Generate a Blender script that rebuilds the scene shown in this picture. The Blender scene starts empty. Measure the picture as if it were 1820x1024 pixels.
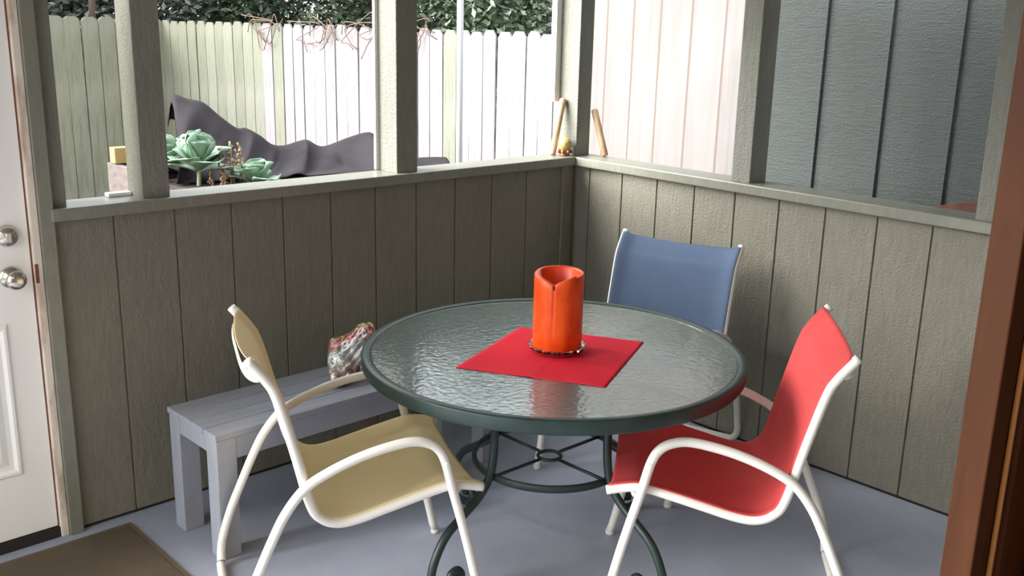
import bpy, bmesh, math, random
from mathutils import Vector, Matrix
random.seed(7)
S = bpy.context.scene
C = S.collection
PI = math.pi

# ------------------------------------------------------------------ camera
cam_d = bpy.data.cameras.new('camera')
cam = bpy.data.objects.new('camera', cam_d)
C.objects.link(cam)
yaw, pitch, roll = 0.7575, -0.2572, 0.0239
f = Vector((math.sin(yaw)*math.cos(pitch), math.cos(yaw)*math.cos(pitch), math.sin(pitch)))
r0 = Vector((math.cos(yaw), -math.sin(yaw), 0)); u0 = r0.cross(f)
r = r0*math.cos(roll)+u0*math.sin(roll); u = -r0*math.sin(roll)+u0*math.cos(roll)
cam.matrix_world = Matrix(((r.x, u.x, -f.x, -3.388), (r.y, u.y, -f.y, -3.1707), (r.z, u.z, -f.z, 1.6691), (0, 0, 0, 1)))
cam_d.sensor_width = 36; cam_d.lens = 1759.98/1820*36
cam_d.clip_start = 0.02; cam_d.clip_end = 200
S.camera = cam

# ------------------------------------------------------------------ world, sun, exposure
W = bpy.data.worlds.new('sky'); S.world = W; W.use_nodes = True
bg = W.node_tree.nodes['Background']
bg.inputs[0].default_value = (0.90, 0.96, 1.0, 1); bg.inputs[1].default_value = 1.25
sun_d = bpy.data.lights.new('sun', 'SUN'); sun_d.energy = 6.6; sun_d.angle = math.radians(55); sun_d.color = (1.0, 0.985, 0.96)
sun = bpy.data.objects.new('sun', sun_d); C.objects.link(sun)
sun.rotation_euler = Vector((0.66, -0.52, -0.50)).to_track_quat('-Z', 'Y').to_euler()
S.view_settings.view_transform = 'Standard'; S.view_settings.look = 'None'
S.view_settings.gamma = 1; S.view_settings.use_curve_mapping = False
S.view_settings.exposure = 1.52
# the warm ceiling lamp of the house room the picture is taken from
lamp_l = bpy.data.lights.new('house_lamp_light', 'AREA'); lamp_l.energy = 10; lamp_l.color = (1.0, 0.74, 0.55); lamp_l.shape = 'DISK'; lamp_l.size = 0.3
lamp_o = bpy.data.objects.new('house_lamp_light', lamp_l); C.objects.link(lamp_o); lamp_o.location = (-3.7, -4.3, 2.28)

# ------------------------------------------------------------------ helpers
def obj(name, bm, mat, parent=None, smooth=False, bevel=0, seg=2):
    me = bpy.data.meshes.new(name)
    bmesh.ops.recalc_face_normals(bm, faces=bm.faces)
    bm.to_mesh(me); bm.free()
    for m in (mat if isinstance(mat, (list, tuple)) else [mat]): me.materials.append(m)
    o = bpy.data.objects.new(name, me); C.objects.link(o)
    if smooth:
        for p in me.polygons: p.use_smooth = True
    if bevel:
        b = o.modifiers.new('bevel', 'BEVEL'); b.width = bevel; b.segments = seg; b.limit_method = 'ANGLE'; b.angle_limit = math.radians(40)
    if parent: o.parent = parent
    return o

def tag(o, label, cat, group=None):
    o['label'] = label; o['category'] = cat
    if group: o['group'] = group
    return o

def thing(name, label, cat, loc=(0, 0, 0), rz=0, group=None):
    o = bpy.data.objects.new(name, None); C.objects.link(o); o.empty_display_size = 0.05
    o.location = loc; o.rotation_euler = (0, 0, rz)
    return tag(o, label, cat, group)

def struct(name, bm, mat, **k):
    o = obj(name, bm, mat, **k)
    if not k.get('parent'): o['kind'] = 'structure'
    return o

def bx(bm, a, b, mi=0):
    x0, y0, z0 = [min(p, q) for p, q in zip(a, b)]; x1, y1, z1 = [max(p, q) for p, q in zip(a, b)]
    v = [bm.verts.new(p) for p in ((x0, y0, z0), (x1, y0, z0), (x1, y1, z0), (x0, y1, z0), (x0, y0, z1), (x1, y0, z1), (x1, y1, z1), (x0, y1, z1))]
    for q in ((0, 3, 2, 1), (4, 5, 6, 7), (0, 1, 5, 4), (1, 2, 6, 5), (2, 3, 7, 6), (3, 0, 4, 7)):
        fc = bm.faces.new([v[i] for i in q]); fc.material_index = mi
    return v

def box(a, b):
    bm = bmesh.new(); bx(bm, a, b); return bm

def prism(bm, pts, d0, d1, axis='z'):
    def P(p, d):
        return {'z': (p[0], p[1], d), 'y': (p[0], d, p[1]), 'x': (d, p[0], p[1])}[axis]
    A = [bm.verts.new(P(p, d0)) for p in pts]; B = [bm.verts.new(P(p, d1)) for p in pts]
    n = len(pts)
    bm.faces.new(A[::-1]); bm.faces.new(B)
    for i in range(n): bm.faces.new((A[i], A[(i+1) % n], B[(i+1) % n], B[i]))

def crom(pts, n=8, closed=False):
    pts = [Vector(p) for p in pts]
    if closed: P = [pts[-1]]+pts+[pts[0], pts[1]]
    else: P = [2*pts[0]-pts[1]]+pts+[2*pts[-1]-pts[-2]]
    out = []
    for i in range(1, len(P)-2):
        a, b, c, d = P[i-1:i+3]
        for k in range(n):
            t = k/n; out.append(.5*((2*b)+(-a+c)*t+(2*a-5*b+4*c-d)*t*t+(-a+3*b-3*c+d)*t**3))
    if not closed: out.append(pts[-1].copy())
    return out

def tube(bm, path, rad, n=14, closed=False, caps=True, flat=None):
    """sweep a round (or elliptical: flat=(a,b)) section along a path"""
    m = len(path); rings = []
    t0 = (path[1]-path[0]).normalized()
    ref = Vector((0, 0, 1)) if abs(t0.z) < .9 else Vector((0, 1, 0))
    nrm = (ref-t0*ref.dot(t0)).normalized()
    for i in range(m):
        if closed: t = (path[(i+1) % m]-path[i-1]).normalized()
        else: t = (path[min(i+1, m-1)]-path[max(i-1, 0)]).normalized()
        nrm = (nrm-t*nrm.dot(t)).normalized(); bn = t.cross(nrm)
        rr = rad[i] if isinstance(rad, (list, tuple)) else rad
        ring = []
        for k in range(n):
            a = 2*PI*k/n
            if flat: ring.append(bm.verts.new(path[i]+nrm*flat[0]*math.cos(a)+bn*flat[1]*math.sin(a)))
            else: ring.append(bm.verts.new(path[i]+(nrm*math.cos(a)+bn*math.sin(a))*rr))
        rings.append(ring)
    for i in range(m if closed else m-1):
        A, B = rings[i], rings[(i+1) % m]
        for k in range(n): bm.faces.new((A[k], A[(k+1) % n], B[(k+1) % n], B[k]))
    if caps and not closed:
        bm.faces.new(rings[0][::-1]); bm.faces.new(rings[-1])

def lathe(bm, prof, n=32, c=(0, 0, 0), close=True):
    rings = []
    for rr, z in prof:
        if rr < 1e-5: rings.append([bm.verts.new((c[0], c[1], c[2]+z))])
        else: rings.append([bm.verts.new((c[0]+rr*math.cos(2*PI*k/n), c[1]+rr*math.sin(2*PI*k/n), c[2]+z)) for k in range(n)])
    for A, B in zip(rings[:-1], rings[1:]):
        if len(A) == 1 and len(B) == 1: continue
        for k in range(n):
            k2 = (k+1) % n
            if len(A) == 1: bm.faces.new((A[0], B[k2], B[k]))
            elif len(B) == 1: bm.faces.new((A[k], A[k2], B[0]))
            else: bm.faces.new((A[k], A[k2], B[k2], B[k]))

# ------------------------------------------------------------------ materials
def mat(name, col, rough=.6, metal=0, spec=.5, **k):
    m = bpy.data.materials.new(name); m.use_nodes = True
    b = m.node_tree.nodes['Principled BSDF']
    b.inputs['Base Color'].default_value = (*col, 1); b.inputs['Roughness'].default_value = rough
    b.inputs['Metallic'].default_value = metal; b.inputs['Specular IOR Level'].default_value = spec
    for kk, v in k.items(): b.inputs[kk.replace('_', ' ')].default_value = v
    return m

def N(m, t, **k):
    n = m.node_tree.nodes.new(t)
    for kk, v in k.items():
        if kk in n.inputs: n.inputs[kk].default_value = v
        else: setattr(n, kk, v)
    return n

def L(m, a, b): m.node_tree.links.new(a, b)

def coords(m, scale=(1, 1, 1), rot=(0, 0, 0), src='Object'):
    tc = N(m, 'ShaderNodeTexCoord'); mp = N(m, 'ShaderNodeMapping')
    mp.inputs['Scale'].default_value = scale; mp.inputs['Rotation'].default_value = rot
    L(m, tc.outputs[src], mp.inputs['Vector']); return mp.outputs[0]

def noise(m, vec, scale, detail=4, rough=.55, dist=0):
    n = N(m, 'ShaderNodeTexNoise'); n.inputs['Scale'].default_value = scale; n.inputs['Detail'].default_value = detail
    n.inputs['Roughness'].default_value = rough; n.inputs['Distortion'].default_value = dist
    L(m, vec, n.inputs['Vector']); return n.outputs[0]

def ramp(m, fac, stops):
    n = N(m, 'ShaderNodeValToRGB'); e = n.color_ramp.elements
    while len(e) < len(stops): e.new(.5)
    for el, (p, c) in zip(e, stops): el.position = p; el.color = (*c, 1)
    L(m, fac, n.inputs[0]); return n.outputs[0]

def mix(m, fac, a, b, mode='MIX'):
    n = N(m, 'ShaderNodeMix', data_type='RGBA', blend_type=mode)
    if isinstance(fac, (int, float)): n.inputs[0].default_value = fac
    else: L(m, fac, n.inputs[0])
    for i, v in ((6, a), (7, b)):
        if isinstance(v, tuple): n.inputs[i].default_value = (*v, 1)
        else: L(m, v, n.inputs[i])
    return n.outputs[2]

def base(m, c): L(m, c, m.node_tree.nodes['Principled BSDF'].inputs['Base Color'])

def bump(m, h, s=.3, d=.01):
    n = N(m, 'ShaderNodeBump'); n.inputs['Strength'].default_value = s; n.inputs['Distance'].default_value = d
    L(m, h, n.inputs['Height']); L(m, n.outputs[0], m.node_tree.nodes['Principled BSDF'].inputs['Normal']); return n

def painted_wood(name, c, var=.12, bs=.5, horiz=False, rough=.62):
    m = mat(name, c, rough)
    sc = (6, 6, 1.2) if not horiz else (1.5, 1.5, 14)
    v = coords(m, sc); n1 = noise(m, v, 9, 6, .62, .6)
    v2 = coords(m, (1, 1, 1)); n2 = noise(m, v2, 110, 3, .6); n3 = noise(m, v2, 2.2, 3)
    cc = ramp(m, n3, [(.3, tuple(x*(1-var) for x in c)), (.7, tuple(x*(1+var) for x in c))])
    n1r = ramp(m, n1, [(.35, (.9, .9, .9)), (.65, (1.06, 1.06, 1.06))])
    base(m, mix(m, 1.0, cc, n1r, 'MULTIPLY'))
    a = N(m, 'ShaderNodeMath', operation='ADD'); L(m, n1, a.inputs[0]); L(m, n2, a.inputs[1])
    bump(m, a.outputs[0], bs, .004); return m

M = {}
M['siding'] = painted_wood('siding_paint', (.186, .174, .134), .06, .8)
M['trim'] = painted_wood('trim_paint', (.205, .205, .165), .06, .15, rough=.30)
M['gray_siding'] = painted_wood('gray_siding_paint', (.074, .086, .081), .10, .9, horiz=True)
M['post'] = painted_wood('post_paint', (.192, .192, .157), .08, .9)
M['white_trim'] = painted_wood('white_trim_paint', (.75, .75, .72), .05, .2)
M['dark'] = mat('dark_gap', (.02, .016, .012), .9)

m = mat('floor_paint', (.17, .18, .215), .45); M['floor'] = m
v = coords(m); a_ = noise(m, v, 1.3, 5, .6); b_ = noise(m, v, 260, 2, .5); c_ = noise(m, v, 11, 4)
cc = ramp(m, a_, [(.3, (.265, .295, .375)), (.7, (.325, .350, .430))])
cc = mix(m, .35, cc, ramp(m, c_, [(.35, (.255, .275, .36)), (.65, (.35, .375, .45))]))
base(m, mix(m, .25, cc, ramp(m, b_, [(.3, (.25, .25, .31)), (.7, (.52, .53, .58))]))); bump(m, b_, .25, .002)

m = mat('door_paint', (.88, .87, .84), .4); M['door'] = m
v = coords(m); bump(m, noise(m, coords(m, (8, 8, 1)), 14, 4), .12, .002)
M['jamb'] = mat('jamb_paint', (.72, .64, .55), .6)
v = coords(M['jamb'], (3, 3, 1)); base(M['jamb'], ramp(M['jamb'], noise(M['jamb'], v, 5, 5), [(.35, (.45, .35, .27)), (.5, (.72, .63, .55))]))
M['rust'] = mat('weatherstrip', (.22, .07, .04), .8)
M['nickel'] = mat('satin_nickel', (.62, .58, .53), .22, 1)
m = mat('mat_fibre', (.20, .15, .085), .95); M['mat'] = m
v = coords(m); base(m, ramp(m, noise(m, v, 3.5, 6), [(.3, (.085, .062, .040)), (.7, (.13, .092, .058))])); bump(m, noise(m, v, 420, 2), .9, .004)
M['mat_edge'] = mat('mat_binding', (.12, .085, .05), .9)

m = mat('bench_paint', (.27, .28, .32), .5); M['bench'] = m
v = coords(m, (1, 6, 1)); base(m, ramp(m, noise(m, v, 6, 5), [(.3, (.28, .29, .335)), (.7, (.34, .35, .39))])); bump(m, noise(m, v, 30, 4), .25, .002)
m = mat('table_paint', (.022, .050, .042), .42); M['green'] = m
v = coords(m); base(m, ramp(m, noise(m, v, 14, 4), [(.3, (.009, .022, .019)), (.7, (.017, .036, .031))]))
M['green2'] = m
M['tube'] = mat('chair_enamel', (.80, .77, .71), .32)
M['sling_pad'] = mat('white_backing', (.6, .62, .66), .7)
def fabric(name, c, c2, tl=.08):
    m = mat(name, c, .85, 0, .2)
    v = coords(m, (1, 1, 1)); w = N(m, 'ShaderNodeTexNoise'); n1 = noise(m, v, 700, 1); n2 = noise(m, v, 5, 4)
    cc = ramp(m, n2, [(.3, c), (.7, c2)])
    base(m, mix(m, .25, cc, ramp(m, n1, [(.3, tuple(x*.6 for x in c)), (.7, tuple(min(1, x*1.4) for x in c2))])))
    bump(m, n1, .3, .001)
    pb_ = m.node_tree.nodes['Principled BSDF']; out = m.node_tree.nodes['Material Output']
    tr = N(m, 'ShaderNodeBsdfTranslucent'); tr.inputs[0].default_value = (*c2, 1); ms = N(m, 'ShaderNodeMixShader'); ms.inputs[0].default_value = tl
    L(m, pb_.outputs[0], ms.inputs[1]); L(m, tr.outputs[0], ms.inputs[2]); L(m, ms.outputs[0], out.inputs['Surface']); return m
M['red'] = fabric('red_sling', (.62, .070, .068), (.68, .090, .088))
M['yellow'] = fabric('yellow_sling', (.86, .66, .345), (.90, .72, .42))
M['blue'] = fabric('blue_sling', (.078, .112, .185), (.096, .134, .208))
M['napkin'] = fabric('red_cloth', (.58, .012, .028), (.63, .020, .038), 0)
m = mat('candle_wax', (.86, .10, .008), .38); M['wax'] = m
m.node_tree.nodes['Principled BSDF'].inputs['Subsurface Weight'].default_value = .25
m.node_tree.nodes['Principled BSDF'].inputs['Subsurface Radius'].default_value = (.02, .006, .002)
v = coords(m, (1, 1, .4)); base(m, ramp(m, noise(m, v, 26, 5), [(.3, (.66, .040, .003)), (.7, (.86, .115, .008))])); bump(m, noise(m, v, 60, 3), .15, .002)
m = mat('clear_glass', (.95, .96, .95), .04); M['glass'] = m
m.node_tree.nodes['Principled BSDF'].inputs['Transmission Weight'].default_value = 1
# hammered table glass
m = mat('hammered_glass', (.80, .90, .86), .11); M['tglass'] = m
pb = m.node_tree.nodes['Principled BSDF']
pb.inputs['Transmission Weight'].default_value = .85; pb.inputs['IOR'].default_value = 1.6; pb.inputs['Specular IOR Level'].default_value = .8
pb.inputs['Base Color'].default_value = (.42, .50, .475, 1)
v = coords(m); vo = N(m, 'ShaderNodeTexVoronoi', feature='SMOOTH_F1'); vo.inputs['Scale'].default_value = 75
L(m, v, vo.inputs['Vector']); ad = N(m, 'ShaderNodeMath', operation='ADD'); L(m, vo.outputs[0], ad.inputs[0]); L(m, noise(m, v, 55, 2), ad.inputs[1])
bump(m, ad.outputs[0], .17, .004)

# outdoors
def picket_mat(name, c1, c2, green, greenamt):
    m = mat(name, c1, .85); v = coords(m, (9, 9, .7)); n1 = noise(m, v, 3.2, 7, .65, .8); n2 = noise(m, coords(m), 1.1, 4)
    n3 = noise(m, coords(m, (20, 20, .5)), 6, 5, .7)
    cc = ramp(m, n1, [(.28, c2), (.55, c1)])
    cc = mix(m, ramp(m, n2, [(.5-greenamt*.45, (1, 1, 1)), (.85-greenamt*.3, (0, 0, 0))]), cc, mix(m, .75, cc, green))
    base(m, mix(m, ramp(m, n3, [(.55, (0, 0, 0)), (.70, (.8, .8, .8))]), cc, tuple(x*.5 for x in c2))); bump(m, n1, .6, .006); return m
M['picket_white'] = picket_mat('bleached_cedar', (.31, .275, .30), (.15, .125, .145), (.27, .25, .255), .0)
M['picket_mix'] = picket_mat('bleached_cedar_moss', (.215, .215, .17), (.125, .125, .09), (.11, .125, .068), .75)
M['picket_mid'] = picket_mat('bleached_cedar_light_moss', (.255, .25, .225), (.15, .145, .125), (.18, .19, .13), .3)
M['picket_green'] = picket_mat('algae_cedar', (.23, .225, .18), (.135, .13, .105), (.12, .13, .075), .6)
m = mat('weathered_plywood', (.72, .66, .62), .8); M['ply'] = m
n1 = noise(m, coords(m, (1, 9, .35)), 3, 7, .6, .4); n2 = noise(m, coords(m), 1.6, 3)
wv = N(m, 'ShaderNodeTexWave', wave_type='BANDS', bands_direction='Y'); wv.inputs['Scale'].default_value = 1.5; wv.inputs['Distortion'].default_value = 2.6; wv.inputs['Detail'].default_value = 3; wv.inputs['Detail Scale'].default_value = .6
L(m, coords(m, (1, 1, .12)), wv.inputs['Vector'])
cc = ramp(m, n1, [(.3, (.135, .120, .113)), (.6, (.175, .166, .160))])
cc = mix(m, .4, cc, ramp(m, n2, [(.35, (.150, .132, .123)), (.65, (.20, .195, .19))]))
base(m, mix(m, ramp(m, wv.outputs[1], [(.0, (.85, .85, .85)), (.018, (0, 0, 0))]), cc, (.10, .065, .05))); bump(m, n1, .3, .004)
m = mat('ground_soil', (.10, .075, .05), .95); M['ground'] = m
v = coords(m); base(m, ramp(m, noise(m, v, 4, 7), [(.3, (.07, .055, .035)), (.7, (.17, .14, .09))])); bump(m, noise(m, v, 12, 5), .8, .03)
M['soil'] = mat('dark_soil', (.035, .022, .018), .95); bump(M['soil'], noise(M['soil'], coords(M['soil']), 30, 5), 1, .02)
m = mat('pink_timber', (.50, .41, .37), .85); M['bed'] = m
base(m, ramp(m, noise(m, coords(m, (2, 2, 5)), 5, 6), [(.3, (.075, .058, .052)), (.7, (.135, .108, .098))]))
M['yellow_wood'] = mat('new_lumber', (.30, .20, .075), .7)
m = mat('black_fabric_cover', (.03, .03, .03), .95, 0, .12); M['tarp'] = m
base(m, ramp(m, noise(m, coords(m), 3, 5), [(.3, (.018, .0155, .018)), (.7, (.030, .026, .029))]))
m = mat('cabbage_leaf', (.24, .42, .27), .5); M['leaf'] = m
v = coords(m); base(m, ramp(m, noise(m, v, 9, 4), [(.3, (.10, .185, .115)), (.5, (.165, .26, .18)), (.7, (.24, .33, .25))])); bump(m, noise(m, v, 40, 3), .4, .004)
M['stem'] = mat('pale_stem', (.22, .27, .16), .6)
M['dry'] = mat('dry_stalk', (.52, .36, .20), .85)
base(M['dry'], ramp(M['dry'], noise(M['dry'], coords(M['dry']), 40, 3), [(.35, (.10, .05, .025)), (.6, (.36, .26, .15))]))
def leafmat(name, a, b):
    m = mat(name, a, .55); oi = N(m, 'ShaderNodeTexCoord'); n1 = noise(m, oi.outputs['Object'], 5, 5)
    base(m, ramp(m, n1, [(.3, a), (.7, b)])); return m
M['tree1'] = leafmat('dark_foliage', (.034, .054, .030), (.080, .115, .062))
M['tree2'] = leafmat('grey_foliage', (.050, .056, .047), (.095, .105, .085))
M['bark'] = mat('bark', (.075, .05, .038), .95); bump(M['bark'], noise(M['bark'], coords(M['bark'], (6, 6, 1)), 6, 5), 1, .03)
M['twig'] = mat('dry_vine', (.16, .10, .075), .9)
M['pole'] = mat('painted_pole', (.36, .36, .38), .45)
M['stick'] = mat('wood_handle', (.50, .33, .19), .6)
base(M['stick'], ramp(M['stick'], noise(M['stick'], coords(M['stick'], (5, 5, 1)), 12, 4), [(.3, (.42, .27, .15)), (.7, (.60, .42, .26))]))
M['gold'] = mat('gilded_ceramic', (.48, .33, .12), .4)
bump(M['gold'], noise(M['gold'], coords(M['gold']), 120, 2), .8, .006)
M['clay'] = mat('brown_ceramic', (.25, .10, .04), .5)
M['whitep'] = mat('white_plastic', (.82, .82, .82), .4)
M['brown_board'] = mat('red_brown_board', (.13, .045, .032), .7)
base(M['brown_board'], ramp(M['brown_board'], noise(M['brown_board'], coords(M['brown_board'], (2, 2, 8)), 6, 5), [(.3, (.10, .035, .025)), (.7, (.19, .075, .055))]))
m = mat('stained_wood', (.16, .052, .02), .6, 0, .15); M['stain'] = m
v = coords(m, (7, 7, .9)); base(m, ramp(m, noise(m, v, 4, 6, .6, .8), [(.3, (.040, .012, .004)), (.7, (.066, .022, .007))]))
M['stain_highlight'] = mat('wood_edge_highlight', (.62, .33, .12), .3)  # highlight of the warm room lamp on the jamb edges, put into the colour
M['roof'] = mat('ceiling_paint', (.42, .40, .36), .8)
M['room'] = mat('room_wall', (.50, .44, .36), .8)
M['rubber'] = mat('white_foot_cap', (.70, .68, .64), .6)

# ------------------------------------------------------------------ the setting
H = 1.055
def siding(name, along0, along1, grooves, z0, z1, plane='y', gw=.008, gd=.007, th=.016, m='siding', off=0, zslope=0, parent=None):
    """one panel with its vertical grooves; front face at plane = off, facing the negative axis"""
    pr = [(along0, off)]
    for g in sorted(grooves):
        if along0+.01 < g < along1-.01:
            pr += [(g-gw/2, off), (g-gw/2+.002, off+gd), (g+gw/2-.002, off+gd), (g+gw/2, off)]
    pr += [(along1, off), (along1, off+th), (along0, off+th)]
    bm = bmesh.new()
    if plane == 'y': prism(bm, pr, z0, z1, 'z')
    else: prism(bm, [(b, a) for a, b in pr], z0, z1, 'z')
    for v in bm.verts:
        if v.co.z > z1-.001: v.co.z += zslope*(v.co.y if plane == 'x' else 0)
    return struct(name, bm, M[m], parent=parent)

# floor slab
struct('floor', box((-4.0, -2.9, -.15), (.13, .13, 0)), M['floor'])
# low wall under the left windows
GL = [-2.168, -1.961, -1.754, -1.55, -1.345, -1.14, -.937, -.731, -.524, -.315]
siding('wall_left', -2.40, 0, GL, .012, H)
struct('trim_1', box((-2.36, .004, 0), (0, .016, .0119)), M['dark'])
struct('trim_2', box((-.092, -.012, .012), (-.028, -.0005, H)), M['siding'], bevel=.002)
# studs behind and outer skin of the low wall
bm = bmesh.new(); bx(bm, (-2.40, .017, -.0), (0.09, .118, H)); struct('wall_left_core', bm, M['siding'])
# low wall under the right windows
GR = [-.094, -.29, -.489, -.689, -.892, -1.097, -1.298, -1.506, -1.71, -1.912, -2.115, -2.318, -2.52]
siding('wall_right', -2.75, 0, GR, .012, H, 'x', zslope=.011)
struct('trim_3', box((.004, -2.75, 0), (.016, 0, .0119)), M['dark'])
struct('wall_right_core', box((.017, -2.75, 0), (.118, .016, 1.02)), M['siding'])
# sill caps
bm = bmesh.new()
for v in bx(bm, (-2.366, -.03, 1.056), (-.03, .122, 1.097)): pass
struct('trim_4', bm, M['trim'], bevel=.005)
bm = bmesh.new()
vs = bx(bm, (-.03, -2.75, 1.056), (.122, .122, 1.097))
for v in bm.verts:
    v.co.z += .008*min(0, v.co.y)
struct('trim_5', bm, M['trim'], bevel=.005)
# window posts (each window bay is open, divided by posts)
ZT = 2.2
posts = [('trim_6', (-2.405, .0, 1.096), (-2.309, .12, ZT)), ('trim_7', (-2.066, 0, 1.096), (-1.973, .118, ZT)),
         ('trim_8', (-1.034, 0, 1.096), (-.931, .118, ZT)), ('trim_9', (0, 0, 1.096), (.09, .118, ZT)),
         ('trim_10', (0, -.953, 1.087), (.116, -.865, ZT)), ('trim_11', (0, -1.948, 1.079), (.116, -1.846, ZT)),
         ('trim_12', (0, -2.75, 1.073), (.116, -2.66, ZT))]
for n_, a, b in posts: struct(n_, box(a, b), M['post'], bevel=.003)
# white outer battens that show beside the posts
struct('trim_13', box((-1.050, .1185, 1.10), (-.93, .132, ZT)), M['white_trim'])
struct('trim_14', box((-.035, .1185, 1.34), (.13, .150, ZT)), M['white_trim'])
# head beams, ceiling, roof edge
struct('trim_15', box((-2.405, -.02, ZT), (.12, .12, 2.34)), M['trim'])
struct('trim_16', box((-.02, -2.75, ZT), (.12, -.02, 2.34)), M['trim'])
struct('ceiling', box((-4.1, -2.9, 2.34), (.20, .18, 2.40)), M['roof'])
# wall with the white door, left of the windows
struct('trim_17', box((-2.40, -.022, 0), (-2.356, 0, 2.34)), M['trim'], bevel=.003)
struct('wall_back', box((-3.9, .0, 0), (-3.40, .12, 2.34)), M['siding'])
struct('wall_back_top', box((-3.40, .0, 2.08), (-2.405, .12, 2.34)), M['siding'])
jr = struct('trim_18', box((-2.425, -.012, 0), (-2.4005, .11, 2.08)), M['jamb'], bevel=.003)
jl = struct('trim_19', box((-3.40, -.012, 0), (-3.372, .11, 2.08)), M['jamb'], bevel=.003)
struct('trim_20', box((-2.4285, .004, .036), (-2.4252, .05, 2.08)), M['rust'])
struct('trim_21', box((-3.372, -.005, 0), (-2.426, .11, .034)), M['dark'])
struct('wall_store', box((-3.6, .7, 0), (-2.2, .72, 2.34)), M['room'])
# the door
door = bpy.data.objects.new('door_1', None); C.objects.link(door); door.location = (-2.9, .02, 0); door['kind'] = 'structure'
def child_at(o, par):
    o.location = Vector(o.location)-par.location; o.parent = par; return o
bm = box((-3.368, .004, .038), (-2.4295, .046, 2.07))
child_at(struct('door_slab', bm, M['door'], parent=None, bevel=.002), door)
del_kind = [o for o in C.objects if o.name.startswith('door_slab')]
for o in del_kind:
    if 'kind' in o: del o['kind']
def panel(x0, x1, z0, z1):
    bm = bmesh.new()
    rings = [(0, .0038), (.008, -.004), (.016, -.004), (.026, .0035), (.040, .0035), (.060, -.002)]
    prev = None
    for d, y in rings:
        vs = [bm.verts.new(p) for p in ((x0+d, y, z0+d), (x1-d, y, z0+d), (x1-d, y, z1-d), (x0+d, y, z1-d))]
        if prev:
            for k in range(4): bm.faces.new((prev[k], prev[(k+1) % 4], vs[(k+1) % 4], vs[k]))
        prev = vs
    bm.faces.new(prev)
    o = obj('door_panel', bm, M['door']); child_at(o, door)
for x0, x1 in ((-3.27, -2.955), (-2.83, -2.516)):
    panel(x0, x1, .25, .755); panel(x0, x1, 1.16, 1.94)
def knob(z, prof, name):
    bm = bmesh.new(); lathe(bm, prof, 32)
    bmesh.ops.rotate(bm, verts=bm.verts, cent=(0, 0, 0), matrix=Matrix.Rotation(PI/2, 3, 'X'))
    bmesh.ops.translate(bm, verts=bm.verts, vec=(-2.492, .004, z))
    return child_at(obj(name, bm, M['nickel'], smooth=True), door)
knob(.897, [(0, 0), (.034, 0), (.034, .004), (.028, .009), (.013, .012), (.012, .030), (.020, .036), (.028, .046), (.0295, .056), (.025, .064), (.015, .068), (0, .069)], 'door_knob')
knob(1.025, [(0, 0), (.033, 0), (.033, .006), (.029, .018), (.026, .022), (.012, .023), (.009, .026), (0, .026)], 'deadbolt')
bm = box((-2.500, -.030, 1.010), (-2.486, -.019, 1.040)); child_at(obj('thumb_turn', bm, M['nickel'], bevel=.002), door)
bm = box((-2.4252, -.0135, .87), (-2.415, -.0121, .93)); o = obj('strike_plate', bm, M['rust']); o.parent = jr

# house wall on the near side, with the doorway the picture is taken through
struct('wall_front', box((-2.16, -2.90, 0), (.13, -2.7505, 2.34)), M['siding'])
struct('wall_front_left', box((-5.5, -2.90, 0), (-4.02, -2.7505, 2.34)), M['siding'])
struct('wall_front_top', box((-4.02, -2.90, 2.1), (-2.16, -2.7505, 2.34)), M['siding'])
dj = bpy.data.objects.new('door_2', None); C.objects.link(dj); dj.location = (-2.25, -2.82, 0); dj['kind'] = 'structure'
def djc(nm, a, b, m_, bev=.002): return child_at(obj(nm, box(a, b), M[m_], bevel=bev), dj)
djc('jamb_stop', (-2.306, -2.80, 0), (-2.2495, -2.765, 2.1), 'stain')
djc('lit_edge_bead', (-2.262, -2.8055, 0), (-2.254, -2.8005, 2.1), 'stain_highlight', .0015)  # thin bead coloured bright where the lamplight catches the jamb edge
djc('jamb_board', (-2.2535, -2.812, 0), (-2.161, -2.765, 2.1), 'stain')
djc('lit_edge_bead', (-2.166, -2.818, 0), (-2.158, -2.8125, 2.1), 'stain_highlight', .0015)  # second jamb edge, its lamplit line painted the same way
djc('jamb_lining', (-2.176, -2.899, 0), (-2.1605, -2.8185, 2.1), 'stain')
djc('casing', (-2.157, -2.93, 0), (-2.06, -2.9015, 2.15), 'stain')
# room behind the camera
struct('floor_room', box((-5.5, -5.6, -.15), (.13, -2.902, -.0)), M['stain'])
struct('wall_room_back', box((-5.5, -5.7, 0), (.13, -5.6, 2.4)), M['room'])
struct('wall_room_left', box((-5.6, -5.6, 0), (-5.5, -2.90, 2.4)), M['room'])
struct('wall_room_right', box((-1.2, -5.6, 0), (-1.1, -2.935, 2.4)), M['room'])
struct('ceiling_room', box((-5.5, -5.6, 2.4), (.13, -2.90, 2.46)), M['roof'])

# ------------------------------------------------------------------ outdoors
bm = box((-14, -8, -.6), (18, 24, -.15)); tag_g = struct('ground', bm, M['ground'])
# neighbouring wing, gray grooved siding beyond the right windows
g2 = [-.84+.302*k for k in range(-8, 2)]
bm = bmesh.new()
SX = .70
pr = [(SX, -3.6)]
for g in sorted(g2):
    pr += [(SX, g-.024), (SX+.012, g-.020), (SX+.012, g+.014), (SX, g+.018)]
pr += [(SX, -.46), (2.6, -.46), (2.6, -3.6)]
prism(bm, pr, -.15, 3.0, 'z')
wing = struct('wall_wing', bm, M['gray_siding'])
struct('ceiling_wing', box((.45, -3.8, 3.0), (2.9, -.42, 3.10)), M['roof'])
# weathered plywood sheet
pl = obj('plywood_sheet', box((1.10, -.44, -.15), (1.118, 1.03, 2.45)), M['ply']); tag(pl, 'tall pale weathered plywood sheet standing outside the first window bay right of the corner', 'plywood')
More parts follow.
